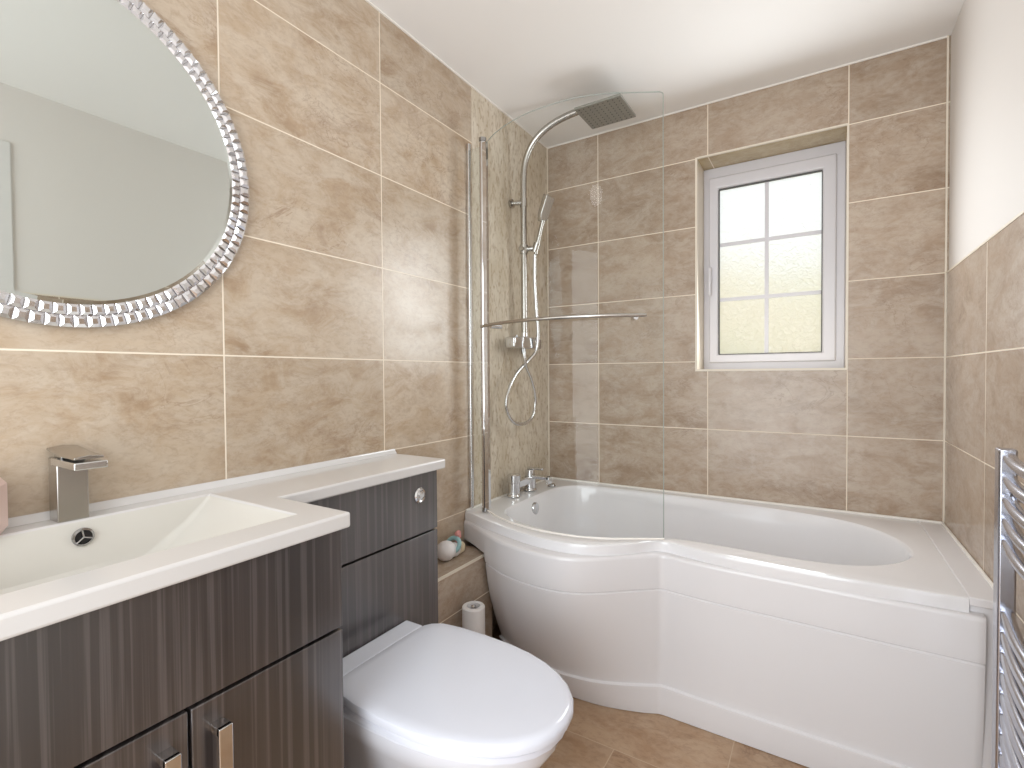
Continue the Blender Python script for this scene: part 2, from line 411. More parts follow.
bm = B(); frame(bm, (0.774, 1.272, 1.166, 2.022), (gx0 - 0.002, gx1 + 0.002, gz0 - 0.002, gz1 + 0.002), WD - 0.014, WD + 0.04); put('window_sash', bm, M_UPVC, wd, bevel=0.006, segs=3)
bm = B(); frame(bm, (gx0 - 0.003, gx1 + 0.003, gz0 - 0.003, gz1 + 0.003), (gx0 + 0.002, gx1 - 0.002, gz0 + 0.002, gz1 - 0.002), WD + 0.002, WD + 0.016); put('gasket', bm, M_GASK, wd, smooth=False)
bm = B(); mx_ = (gx0 + gx1) / 2 - 0.006
box(bm, (mx_ - 0.008, WD + 0.014, gz0), (mx_ + 0.008, WD + 0.018, gz1))
for k in (1, 2):
    zz = gz0 + (gz1 - gz0) * k / 3; box(bm, (gx0, WD + 0.0135, zz - 0.008), (gx1, WD + 0.0185, zz + 0.008))
put('glazing_bars', bm, M_UPVC, wd, smooth=False)
put('window_pane', bx((gx0 - 0.001, WD + 0.019, gz0 - 0.001), (gx1 + 0.001, WD + 0.025, gz1 + 0.001)), M_PANE, wd, smooth=False)
hx = 0.782
h = put('window_handle', bx((hx - 0.006, WD - 0.026, 1.535), (hx + 0.006, WD - 0.0145, 1.610)), M_UPVC, wd, bevel=0.003)
bm = B(); tube(bm, [(hx, WD - 0.026, 1.595), (hx, WD - 0.040, 1.595)], 0.008); box(bm, (hx - 0.006, WD - 0.048, 1.475), (hx + 0.006, WD - 0.038, 1.602))
put('lever', bm, M_UPVC, h, bevel=0.003)
# garden greenery outside, seen only blurred through the obscured glass
bm = B(); bmesh.ops.create_icosphere(bm, subdivisions=4, radius=1.0)
for v in bm.verts:
    c = v.co.copy(); k = 1 + 0.10 * math.sin(7 * c.x + 3 * c.z) * math.cos(6 * c.y + 4 * c.x) + random.uniform(-0.03, 0.03)
    v.co = Vector((c.x * 2.4 * k + 0.6, c.y * 0.55 * k + 2.4, c.z * 1.75 * k + 0.25))
hd = put('hedge', bm, M_HEDGE, loc=(0.6, 2.4, -0.6)); tag(hd, 'pale yellow-green hedge blurred behind the obscured window glass', 'hedge')

# ------------------------------------------------------------------ bath
bath = thing('bath', 'white P-shaped acrylic shower bath with curved panel under the window', 'bath', (0.75, -0.4, 0))
NR = 140
OUT = [(0.002, -0.735), (0.10, -0.775), (0.227, -0.822), (0.37, -0.862), (0.497, -0.872), (0.60, -0.845), (0.69, -0.780), (0.745, -0.720), (0.790, -0.697), (0.87, -0.712), (0.963, -0.728), (1.173, -0.741), (1.351, -0.742), (1.525, -0.735)]
INN = [(.128, -.62), (.165, -.690), (.24, -.742), (.32, -.768), (.42, -.787), (.53, -.783), (.62, -.755), (.70, -.705), (.765, -.672), (.83, -.650), (.95, -.648), (1.12, -.655), (1.27, -.64), (1.38, -.575), (1.445, -.48), (1.462, -.40), (1.44, -.29), (1.38, -.19), (1.28, -.12), (1.12, -.08), (.95, -.062), (.767, -.052), (.60, -.048), (.42, -.048), (.28, -.06), (.18, -.10), (.132, -.18), (.12, -.30), (.12, -.50)]
outer_front = resample(cat([(a, b, 0) for a, b in OUT], 10), 90)
outer = outer_front + resample([(1.525, -0.735, 0), (1.525, -0.002, 0), (0.002, -0.002, 0), (0.002, -0.735, 0)], 101)[1:-1]
inner_d = resample(cat([(a, b, 0) for a, b in INN], 8, closed=True), 400, closed=True)
# match each outer point to the inner curve by angle about a few spine centres
def spine(p):
    return Vector((min(max(p.x, 0.42), 1.10), -0.38, 0))
inner = []
import mathutils
acc = None
N = len(outer)
# monotone arc matching: fraction along perimeter measured by angle round the tub centre
def ang(p): return math.atan2((p.y + 0.38) * 1.9, p.x - 0.72)
ia = sorted([(ang(q), q) for q in inner_d], key=lambda t: t[0])
def inner_at(a):
    for k in range(len(ia)):
        if ia[k][0] >= a:
            a0, q0 = ia[k-1] if k else (ia[-1][0] - 2*math.pi, ia[-1][1]); a1, q1 = ia[k]
            return q0.lerp(q1, (a - a0) / max(a1 - a0, 1e-9))
    a0, q0 = ia[-1]; a1, q1 = ia[0][0] + 2*math.pi, ia[0][1]
    return q0.lerp(q1, (a - a0) / max(a1 - a0, 1e-9))
inner = [inner_at(ang(p)) for p in outer]
ctr = Vector((0.78, -0.38, 0))
def inset(p, d):           # move the inner outline inwards by about d
    q = spine(p); v = q - p; L = v.length
    return p + v.normalized() * min(d, L * 0.92)
def lift(ps, z): return [Vector((p.x, p.y, z)) for p in ps]
def shrink(ps, d, z):
    out = []
    for p in ps:
        x = p.x + (ctr.x - p.x) * min(1, d / max(abs(ctr.x - p.x), 0.30)) if abs(ctr.x - p.x) > 0.001 else p.x
        out.append(inset(p, d).lerp(Vector((x, p.y, 0)), 0.0))
    return [Vector((q.x, q.y, z)) for q in out]
def outward(ps, d, z):     # offset of the outer outline inwards (front edge only)
    out = []
    for k, p in enumerate(ps):
        q = spine(p); v = (q - p).normalized(); out.append(Vector((p.x + (v.x * d if 0.002 < p.x < 1.52 else 0), p.y + (v.y * d if p.y < -0.6 else 0), z)))
    return out
bm = B()
rings = [outward(outer, 0.020, 0.520), outward(outer, 0.004, 0.521), outward(outer, 0.0, 0.526), outward(outer, 0.0, 0.560), outward(outer, 0.003, 0.568), outward(outer, 0.011, 0.5715)]
rings += [lift([p.lerp(q, 0.5) for p, q in zip(outward(outer, 0.011, 0), inner)], 0.5705)]
rings += [lift(inner, 0.5705), shrink(inner, 0.006, 0.568), shrink(inner, 0.012, 0.558), shrink(inner, 0.020, 0.52), shrink(inner, 0.038, 0.42), shrink(inner, 0.06, 0.30), shrink(inner, 0.085, 0.215), shrink(inner, 0.115, 0.18), shrink(inner, 0.17, 0.165), shrink(inner, 0.26, 0.16)]
shell = [shrink(inner, 0.255, 0.150), shrink(inner, 0.165, 0.155), shrink(inner, 0.105, 0.172), shrink(inner, 0.074, 0.208), shrink(inner, 0.048, 0.30), shrink(inner, 0.026, 0.42), shrink(inner, 0.006, 0.508)]
ring_loft(bm, shell + rings, True, True, True)
put('bath_tub', bm, M_ACR, bath)
# moulded front panel with a recessed crease and a plinth
TP = [(.002, -.735), (.05, -.757), (.10, -.785), (.155, -.818), (.20, -.842), (.27, -.876), (.37, -.902), (.476, -.908), (.56, -.886), (.622, -.846), (.70, -.780), (.753, -.738), (.788, -.716), (.85, -.722), (.963, -.731), (1.172, -.737), (1.352, -.742), (1.553, -.744)]
BP = [(.002, -.60), (.05, -.615), (.10, -.64), (.150, -.665), (.20, -.70), (.27, -.735), (.36, -.757), (.46, -.768), (.55, -.765), (.62, -.754), (.70, -.730), (.745, -.712), (.778, -.699), (.85, -.699), (.958, -.700), (1.172, -.702), (1.352, -.704), (1.553, -.706)]
tp = cat([(a, b, 0) for a, b in TP], 8); bp = cat([(a, b, 0) for a, b in BP], 8)
def nrm(ps, k):
    t = (ps[min(k+1, len(ps)-1)] - ps[max(k-1, 0)]).normalized(); return Vector((t.y, -t.x, 0))
prof = [(0.537, 0, -0.045), (0.536, 0, -0.002), (0.531, 0, 0.004), (0.522, 0, 0.006), (0.456, 0.015, 0.006), (0.44, 0.02, 0.006), (0.424, 0.03, 0.005), (0.421, 0.03, 0.000), (0.418, 0.03, 0.000), (0.415, 0.03, 0.003), (0.35, .10, 0.002), (0.28, .22, 0.002), (0.20, .42, 0.001), (0.13, .62, 0.0), (0.103, .70, 0.0), (0.100, .70, 0.000), (0.095, .71, 0.008), (0.088, .73, 0.009), (0.05, .85, 0.009), (0.002, 1.0, 0.009)]
bm = B(); grid = []
for z, s, dn in prof:
    grid.append([bm.verts.new(Vector(((a.x*(1-s)+b.x*s), (a.y*(1-s)+b.y*s), z)) + (nrm(tp, k)*(1-s)+nrm(bp, k)*s).normalized()*dn) for k, (a, b) in enumerate(zip(tp, bp))])
for r in range(len(grid) - 1):
    for k in range(len(tp) - 1):
        if prof[r+1][0] < 0.455 and tp[k].x < 0.158: continue
        bm.faces.new((grid[r][k], grid[r][k+1], grid[r+1][k+1], grid[r+1][k]))
bmesh.ops.delete(bm, geom=[v for v in bm.verts if not v.link_faces], context='VERTS')
put('bath_panel', bm, M_PANEL, bath, solid=0.006)
# fixed end filler between bath and right wall, sealant bead, overflow, waste
bm = B(); box(bm, (1.5255, -0.733, 0.552), (XW - 0.001, -0.001, 0.5735)); box(bm, (1.527, -0.722, 0.001), (XW - 0.001, -0.700, 0.552)); put('end_filler', bm, M_PANEL, bath, bevel=0.003)
bm = B(); tube(bm, [(0.006, -0.006, 0.572), (1.59, -0.006, 0.574)], 0.006, 8); tube(bm, [(0.005, -0.006, 0.572), (0.005, -0.73, 0.572)], 0.005, 8); tube(bm, [(XW - 0.005, -0.006, 0.574), (XW - 0.005, -0.73, 0.574)], 0.005, 8)
put('sealant_bead', bm, M_SEAL, bath)
bm = B(); lathe(bm, (0.135, -0.40, 0.520), [(0.001, 0.012), (0.016, 0.012), (0.025, 0.009), (0.028, 0.003), (0.028, -0.008), (0.001, -0.008)], axis='x')
put('overflow', bm, M_CHR, bath, label='round chrome overflow cap')
bm = B(); lathe(bm, (0.50, -0.40, 0.161), [(0.001, 0), (0.035, 0), (0.035, 0.005), (0.022, 0.010), (0.001, 0.011)]); put('waste', bm, M_CHR, bath)

# bath mixer tap on the deck at the left end
t = thing('bath_mixer_tap', 'chrome square-bodied mixer tap standing on the bath deck below the shower valve', 'tap', (0.065, -0.36, 0.5715))
bm = B()
for yc in (-0.440, -0.295):
    lathe(bm, (0.052, yc, 0.572), [(0.001, 0), (0.032, 0), (0.032, 0.006), (0.027, 0.010), (0.027, 0.066), (0.001, 0.066)], 24)
box(bm, (0.034, -0.425, 0.608), (0.070, -0.310, 0.640)); put('body', bm, M_CHR, t, bevel=0.003)
bm = B(); box(bm, (0.060, -0.312, 0.630), (0.160, -0.276, 0.646)); box(bm, (0.146, -0.312, 0.612), (0.161, -0.276, 0.646)); put('spout', bm, M_CHR, t, bevel=0.003)
bm = B(); lathe(bm, (0.052, -0.295, 0.638), [(0.001, 0), (0.024, 0), (0.022, 0.032), (0.001, 0.034)], 24); box(bm, (0.040, -0.305, 0.672), (0.125, -0.285, 0.682)); put('lever', bm, M_CHR, t, bevel=0.003)
bm = B(); lathe(bm, (0.052, -0.440, 0.638), [(0.001, 0), (0.030, 0), (0.030, 0.030), (0.026, 0.034), (0.001, 0.034)], 24); put('knob', bm, M_CHR, t)
bm = B(); lathe(bm, (0.105, -0.175, 0.5715), [(0.001, 0), (0.019, 0), (0.021, 0.004), (0.016, 0.012), (0.005, 0.014), (0.001, 0.016)], 24)
pl = put('bath_plug', bm, M_CHRD, loc=(0.105, -0.175, 0.5715)); tag(pl, 'small dark plug lying on the bath rim in the back left corner', 'plug')

# ------------------------------------------------------------------ shower screen
sc_ = thing('shower_screen', 'curved clear glass bath shower screen with chrome post and towel rail', 'shower screen', (0.085, -0.72, 0.572))
GP = [(.102, -.716), (.14, -.740), (.19, -.770), (.285, -.808), (.39, -.828), (.52, -.824), (.62, -.795), (.70, -.752), (.787, -.702)]
gp = resample(cat([(a, b, 0) for a, b in GP], 10), 48)
bm = B(); ztop = 2.02; n = len(gp)
cols_ = []
zs_ = [0.585, 0.9, 1.3, 1.7, 1.98, 2.0, 2.012, 2.018, 2.02]
grid = []
for z in zs_:
    row = []
    for k, p in enumerate(gp):
        L = (gp[-1] - p).length; zz = z
        if z > 1.98 and L < 0.008:      # rounded top corner
            cut = 0.008 - math.sqrt(max(0, 0.008**2 - (0.008 - L)**2)); zz = min(z, 2.02 - cut)
        row.append(bm.verts.new((p.x, p.y, zz)))
    grid.append(row)
for a, b in zip(grid, grid[1:]):
    for k in range(n - 1): bm.faces.new((a[k], a[k+1], b[k+1], b[k]))
put('glass_panel', bm, M_GLASS, sc_)
# polished glass edge (greenish) along the top and free side
edge = [(p.x, p.y, 2.02) for p in gp if (gp[-1] - p).length > 0.008]
e0 = Vector(edge[-1]); e1 = gp[-1]
edge += [(e0.x + (e1.x - e0.x) * t_, e0.y + (e1.y - e0.y) * t_, 2.02 - 0.008 * (1 - math.sqrt(max(0, 1 - t_ * t_)))) for t_ in (.3, .6, .8, .95, 1.0)]
edge += [(e1.x, e1.y, 1.3), (e1.x, e1.y, 0.585)]
bm = B(); tube(bm, edge, 0.0015, 6); put('glass_edge', bm, M_EDGE, sc_)
bm = B(); tube(bm, [(p.x, p.y, 0.580) for p in gp], 0.0035, 8); put('bottom_seal', bm, M_SEAL, sc_)
bm = B(); box(bm, (0.0005, -0.706, 0.575), (0.016, -0.690, 2.05)); put('wall_profile', bm, M_ALU, sc_, bevel=0.003)
put('fixed_strip', bx((0.016, -0.706, 0.580), (0.071, -0.702, 2.02)), M_GLASS, sc_, smooth=False)
bm = B(); tube(bm, [(0.084, -0.707, 0.578), (0.084, -0.707, 2.035)], 0.0135, 18); box(bm, (0.090, -0.719, 0.59), (0.108, -0.704, 2.028)); put('pivot_post', bm, M_CHR, sc_)
for za, zb_ in ((2.036, 2.050), (0.574, 0.590)):
    bm = B(); tube(bm, [(0.084, -0.707, za), (0.084, -0.707, zb_)], 0.015, 18); put('end_cap', bm, M_CHRD, sc_)
# towel rail: curved flat bar outside the glass with two mounts
def off(p, k, d): return p + nrm(gp, k) * d
rail = [Vector((off(p, k, 0.035).x, off(p, k, 0.035).y, 1.304)) for k, p in enumerate(gp) if 0.125 < p.x < 0.735]
bm = B(); tube(bm, rail, 0.0062, 12); tr_ = put('towel_rail', bm, M_STEEL, sc_)
for k in (7, 41):
    bm = B(); tube(bm, [Vector((gp[k].x, gp[k].y, 1.298)) - nrm(gp, k) * 0.012, Vector((gp[k].x, gp[k].y, 1.298)) + nrm(gp, k) * 0.034], 0.008, 12)
    put('rail_mount', bm, M_CHR, tr_)

# ------------------------------------------------------------------ shower
YS = -0.350
sh = thing('shower', 'chrome thermostatic shower with riser rail and square rain head on the left wall', 'shower', (0.0, YS, 1.26))
armp = [(0.060, 1.29), (0.060, 1.95), (0.061, 2.02), (0.070, 2.085), (0.098, 2.145), (0.143, 2.190), (0.205, 2.220), (0.275, 2.236), (0.36, 2.244), (0.455, 2.246)]
pts = [Vector((0.060, YS, 1.29)), Vector((0.060, YS, 1.6))] + cat([(x, YS, z) for x, z in armp[1:]], 6)
bm = B(); tube(bm, pts, 0.0145, 16); put('riser_rail', bm, M_STEEL, sh)
bm = B(); tube(bm, [(0.455, YS, 2.246), (0.455, YS, 2.212)], 0.014, 16)
tube(bm, [(0.455, YS, 2.222), (0.455, YS, 2.208)], 0.024, 20)
box(bm, (0.360, YS - 0.098, 2.196), (0.556, YS + 0.092, 2.206)); rh = put('rain_head', bm, M_HEAD, sh, bevel=0.001)
bm = B()
for i in range(9):
    for j in range(9):
        x = 0.376 + i * 0.0205; y = YS - 0.085 + j * 0.0205; lathe(bm, (x, y, 2.1945), [(0.0025, 0), (0.003, 0.002)], 6)
put('nozzle_grid', bm, M_GASK, rh)
bm = B(); tube(bm, [(0.001, YS - 0.018, 1.905), (0.012, YS - 0.018, 1.905)], 0.020, 18); tube(bm, [(0.010, YS - 0.018, 1.905), (0.060, YS - 0.004, 1.905)], 0.011, 14)
tube(bm, [(0.060, YS, 1.885), (0.060, YS, 1.925)], 0.017, 16); put('wall_bracket', bm, M_STEEL, sh)
# valve
bm = B(); box(bm, (0.028, YS - 0.055, 1.236), (0.086, YS + 0.055, 1.290))
for s in (-0.07, 0.07): tube(bm, [(0.001, YS + s * 0.75, 1.262), (0.034, YS + s * 0.75, 1.262)], 0.026, 18)
tube(bm, [(0.060, YS, 1.288), (0.060, YS, 1.315)], 0.016, 14); put('valve_body', bm, M_CHR, sh, bevel=0.005)
for s in (-1, 1):
    bm = B(); lo, hi = sorted((YS + s * 0.058, YS + s * 0.125)); box(bm, (0.030, lo, 1.238), (0.084, hi, 1.286)); kn = put('control_knob', bm, M_CHR if s < 0 else M_STEEL, sh, bevel=0.009, segs=3)
    bm = B(); tube(bm, [(0.072, YS + s * 0.09, 1.284), (0.072, YS + s * 0.09, 1.293)], 0.006, 10); put('safety_button', bm, M_CHRD, kn)
# slider and hand shower
bm = B(); tube(bm, [(0.060, YS, 1.672), (0.060, YS, 1.712)], 0.019, 16); tube(bm, [(0.060, YS - 0.028, 1.692), (0.060, YS, 1.692)], 0.012, 14); tube(bm, [(0.060, YS, 1.692), (0.112, YS + 0.015, 1.694)], 0.012, 14)
tube(bm, [(0.108, YS + 0.015, 1.676), (0.122, YS + 0.016, 1.716)], 0.016, 14); put('slider', bm, M_STEEL, sh)
ha = [(0.113, YS + 0.016, 1.665), (0.120, YS + 0.016, 1.70), (0.138, YS + 0.017, 1.77), (0.152, YS + 0.017, 1.815)]
bm = B(); tube(bm, ha, [0.009, 0.011, 0.010, 0.011], 14)
d1 = Vector((0.36, 0.0, 0.93)).normalized(); nn = Vector((0.93, -0.1, -0.36)).normalized(); ss = d1.cross(nn)
c0 = Vector((0.163, YS + 0.017, 1.862))
ring1 = [c0 + d1 * a + ss * b for a, b in ((-0.058, -0.016), (-0.058, 0.016), (-0.03, 0.030), (0.058, 0.032), (0.058, -0.032), (-0.03, -0.030))]
ring_loft(bm, [[q - nn * 0.011 for q in ring1], [q + nn * 0.011 for q in ring1]], True, True, True)
put('hand_shower', bm, M_STEEL, sh, bevel=0.003)
# hose: from valve underside, loops down, crosses itself and climbs to the handset
hz = [(0.075, -0.385, 1.236), (0.080, -0.386, 1.20), (0.078, -0.368, 1.155), (0.070, -0.310, 1.10), (0.062, -0.262, 1.03), (0.058, -0.252, 0.965), (0.058, -0.285, 0.915), (0.058, -0.345, 0.893), (0.058, -0.420, 0.897), (0.058, -0.478, 0.928), (0.058, -0.508, 0.985), (0.060, -0.488, 1.055), (0.062, -0.430, 1.12), (0.072, -0.350, 1.175), (0.095, -0.305, 1.225), (0.105, -0.302, 1.30), (0.102, -0.312, 1.42), (0.102, -0.325, 1.55), (0.108, -0.334, 1.665)]
bm = B(); tube(bm, cat(hz, 9), 0.0078, 10); put('hose', bm, M_ALU, sh)
bm = B(); tube(bm, [(0.072, -0.385, 1.238), (0.076, -0.385, 1.212)], 0.011, 14); put('hose_outlet', bm, M_CHRD, sh)

# ------------------------------------------------------------------ vanity unit
VY0, VY1, VX = -2.245, -1.695, 0.440
van = thing('vanity_unit', 'dark grey-brown wood grain vanity cupboard under the white basin', 'cabinet', (0.22, -1.97, 0))
bm = B()
box(bm, (0.0015, VY0, 0.12), (VX - 0.022, VY0 + 0.018, 0.8265)); box(bm, (0.0015, VY1 - 0.018, 0.12), (VX - 0.022, VY1, 0.8265))
box(bm, (0.0015, VY0 + 0.018, 0.12), (VX - 0.022, VY1 - 0.018, 0.138)); box(bm, (0.0015, VY0 + 0.018, 0.138), (0.010, VY1 - 0.018, 0.70))
put('carcass', bm, M_WOOD, van, smooth=False)
bm = B(); box(bm, (VX - 0.021, VY0 + 0.003, 0.13), (VX - 0.018, VY1 - 0.003, 0.82)); put('shadow_gap', bm, M_DARK, van, smooth=False)
bm = B(); box(bm, (VX - 0.018, VY0, 0.639), (VX, VY1, 0.825)); put('fascia', bm, M_WOOD, van, bevel=0.0012)
ysm = -1.9675
for (a, b, hy) in ((VY0, ysm - 0.0025, ysm - 0.034), (ysm + 0.0025, VY1, ysm + 0.037)):
    bm = B(); box(bm, (VX - 0.018, a, 0.135), (VX, b, 0.6325)); dr = put('door', bm, M_WOOD, van, bevel=0.0015)
    bm = B(); box(bm, (VX, hy - 0.010, 0.585), (VX + 0.026, hy + 0.010, 0.597)); box(bm, (VX, hy - 0.010, 0.442), (VX + 0.026, hy + 0.010, 0.454)); box(bm, (VX + 0.020, hy - 0.010, 0.442), (VX + 0.028, hy + 0.010, 0.597))
    put('handle', bm, M_CHR, dr, bevel=0.001, label='chrome square bar handle')
bm = B(); box(bm, (0.02, VY0 + 0.01, 0.001), (VX - 0.06, VY1 - 0.004, 0.12)); put('plinth', bm, M_WOOD, van, smooth=False)

# toilet unit (back-to-wall cistern cabinet)
TY0, TY1, TX = -1.690, -1.141, 0.205
tu = thing('toilet_unit', 'slim dark grey-brown cistern cabinet behind the toilet', 'cabinet', (0.1, -1.42, 0))
bm = B(); box(bm, (0.0015, TY0, 0.001), (TX - 0.021, TY1, 0.8265)); put('carcass', bm, M_WOOD, tu, smooth=False)
bm = B(); box(bm, (TX - 0.0205, TY0 + 0.002, 0.10), (TX - 0.018, TY1 - 0.002, 0.82)); put('shadow_gap', bm, M_DARK, tu, smooth=False)
bm = B(); box(bm, (TX - 0.018, TY0, 0.645), (TX, TY1, 0.825)); put('upper_panel', bm, M_WOOD, tu, bevel=0.0012)
bm = B(); box(bm, (TX - 0.018, TY0, 0.10), (TX, TY1, 0.639)); put('lower_panel', bm, M_WOOD, tu, bevel=0.0012)
bm = B(); lathe(bm, (TX, -1.222, 0.762), [(0.001, 0.001), (0.023, 0.001), (0.023, 0.004), (0.019, 0.008), (0.016, 0.0065), (0.0155, 0.004), (0.001, 0.004)], axis='x')
fb = put('flush_button', bm, M_CHR, tu, label='round chrome dual flush button')
bm = B(); lathe(bm, (TX + 0.004, -1.218, 0.765), [(0.001, 0), (0.010, 0), (0.010, 0.004), (0.001, 0.005)], axis='x'); lathe(bm, (TX + 0.004, -1.229, 0.755), [(0.001, 0), (0.005, 0), (0.005, 0.003), (0.001, 0.004)], 16, axis='x')
put('button_face', bm, M_ALU, fb)

# ------------------------------------------------------------------ worktop with moulded basin
wt = thing('basin_worktop', 'white L-shaped worktop with moulded rectangular basin across both dark cupboards', 'basin', (0.2, -1.7, TOP - 0.025))
TKN = 0.030
OX, WXF, EY, SY, LY = 0.451, 0.222, -1.118, -1.680, -2.265
ix0, ix1, iy0, iy1 = 0.060, 0.372, -2.205, -1.745
bm = B()
# top surface made of quads round the basin opening
Pn = {}
def V2(x, y, z=TOP):
    k = (round(x, 5), round(y, 5), round(z, 5))
    if k not in Pn: Pn[k] = bm.verts.new((x, y, z))
    return Pn[k]
xs = [0.0008, ix0, WXF, ix1, OX]; ys = [LY, iy0, iy1, SY, EY]
for i in range(4):
    for j in range(4):
        x0, x1, y0, y1 = xs[i], xs[i+1], ys[j], ys[j+1]
        if ix0 <= x0 < ix1 and j == 1: continue
        if j == 3 and x0 >= WXF: continue
        bm.faces.new([V2(x0, y0), V2(x1, y0), V2(x1, y1), V2(x0, y1)])
out_loop = [(0.0008, LY), (ix0, LY), (WXF, LY), (ix1, LY), (OX, LY), (OX, iy0), (OX, iy1), (OX, SY), (ix1, SY), (WXF, SY), (WXF, EY), (ix0, EY), (0.0008, EY), (0.0008, SY), (0.0008, iy1), (0.0008, iy0)]
for (a, b) in zip(out_loop, out_loop[1:] + out_loop[:1]):
    bm.faces.new([V2(*a), V2(*b), V2(*b, TOP - TKN), V2(*a, TOP - TKN)])
for i in range(4):
    for j in range(4):
        x0, x1, y0, y1 = xs[i], xs[i+1], ys[j], ys[j+1]
        if ix0 <= x0 < ix1 and j == 1: continue
        if j == 3 and x0 >= WXF: continue
        bm.faces.new([V2(x0, y0, TOP-TKN), V2(x1, y0, TOP-TKN), V2(x1, y1, TOP-TKN), V2(x0, y1, TOP-TKN)])
# inner lip
il = [(ix0, iy0), (WXF, iy0), (ix1, iy0), (ix1, iy1), (WXF, iy1), (ix0, iy1)]
for (a, b) in zip(il, il[1:] + il[:1]): bm.faces.new([V2(*a), V2(*b), V2(*b, TOP-TKN), V2(*a, TOP-TKN)])
put('worktop', bm, M_TOP, wt, bevel=0.005, segs=3)
# basin bowl: steep back and front, long sloping end
def rect(x0, x1, y0, y1, z, r=0.012, n=5):
    out = []
    for cx, cy, a0 in ((x1-r, y1-r, 0), (x0+r, y1-r, 90), (x0+r, y0+r, 180), (x1-r, y0+r, 270)):
        for k in range(n + 1):
            a = math.radians(a0 + 90 * k / n); out.append(Vector((cx + r*math.cos(a), cy + r*math.sin(a), z)))
    return out
bm = B()
g = 0.0012
ring_loft(bm, [rect(ix0-0.0+g, ix1-g, iy0+g, iy1-g, TOP-0.003, .006), rect(ix0+.003, ix1-.003, iy0+.003, iy1-.004, TOP-0.008, .008), rect(ix0+.010, ix1-.018, iy0+.02, iy1-.045, TOP-0.045, .015), rect(ix0+.018, ix1-.036, iy0+.05, iy1-.105, TOP-0.085, .022), rect(ix0+.040, ix1-.06, iy0+.09, iy1-.150, TOP-0.100, .03), rect(ix0+.08, ix1-.10, iy0+.13, iy1-.20, TOP-0.103, .03)], True, False, True)
put('basin_bowl', bm, M_BASIN, wt)
ow = thing  # (overflow ring below is a part of the worktop)
bm = B()
oc = Vector((ix0 + 0.0100, -1.972, TOP - 0.030)); 
lathe(bm, oc, [(0.0165, -0.002), (0.0165, 0.003), (0.013, 0.004), (0.0125, 0.000)], 26, axis='x', mi=0)
for k in range(3):
    a = math.radians(90 + 120 * k + 10); dv = Vector((0, math.cos(a), math.sin(a)))
    tube(bm, [oc + Vector((0.0035, 0, 0)), oc + Vector((0.0035, 0, 0)) + dv * 0.0135], 0.0017, 8, mi=0)
of = put('overflow_ring', bm, M_CHRD, wt, label='round dark chrome overflow ring with three spokes')
bm = B(); lathe(bm, oc, [(0.001, 0.0015), (0.0128, 0.0015), (0.0128, -0.001), (0.001, -0.001)], 24, axis='x'); put('overflow_hole', bm, M_DARK, of)
bm = B(); lathe(bm, (0.17, -1.99, TOP - 0.103), [(0.001, 0.002), (0.03, 0.002), (0.03, 0.006), (0.001, 0.008)]); put('basin_waste', bm, M_CHR, wt)

bm = B(); ring_loft(bm, [[(0.0008, y, TOP + 0.0002), (0.012, y, TOP + 0.0002), (0.004, y, 0.866), (0.0015, y, 0.8718), (0.0008, y, 0.8718)] for y in (LY, EY)], True, True, True); put('sealant_bead', bm, M_TOP, wt)

# basin tap (waterfall lever)
bt = thing('basin_tap', 'brushed steel square waterfall tap behind the white basin', 'tap', (0.035, -1.985, TOP))
FY0, FY1 = -2.003, -1.957
bm = B(); box(bm, (0.014, FY0, TOP), (0.056, FY1, 0.974)); put('body', bm, M_STEEL, bt, bevel=0.002)
bm = B(); box(bm, (0.030, FY0 - 0.001, 0.960), (0.143, FY1 + 0.001, 0.973)); put('spout', bm, M_ALU, bt, bevel=0.002)
bm = B(); box(bm, (0.022, -1.997, 0.973), (0.060, -1.963, 0.981))
put('cartridge', bm, M_CHRD, bt, bevel=0.002)
bm = B()
prof_l = [(0.006, 0.986, 0.023), (0.03, 0.983, 0.0235), (0.06, 0.980, 0.0235), (0.09, 0.978, 0.023), (0.134, 0.977, 0.021)]
rings = []
for x, z, w_ in prof_l:
    rings.append([(x, -1.980 - w_, z), (x, -1.980 + w_, z), (x, -1.980 + w_, z + 0.004), (x, -1.980, z + 0.007), (x, -1.980 - w_, z + 0.004)])
ring_loft(bm, rings, True, True, True); put('lever', bm, M_STEEL, bt, bevel=0.001)

# soap dispenser at the left edge of the frame
sd = thing('soap_dispenser', 'pale pink faceted ceramic pot at the left end of the worktop', 'pot', (0.055, -2.105, TOP))
bm = B(); rr = []
for z, s in ((0, .78), (0.012, 1.0), (0.084, 1.0), (0.096, .80)):
    rr.append([Vector((0.046 + 0.040 * s * math.cos(math.radians(a)), -2.105 + 0.041 * s * math.sin(math.radians(a)), TOP + z)) for a in range(30, 390, 60)])
ring_loft(bm, rr, True, True, True); put('pot_body', bm, M_PINK, sd, smooth=False, bevel=0.0015)
bm = B(); lathe(bm, (0.050, -2.105, TOP + 0.096), [(0.016, 0), (0.016, 0.006), (0.012, 0.008), (0.001, 0.008)]); put('cap', bm, M_PINK, sd)

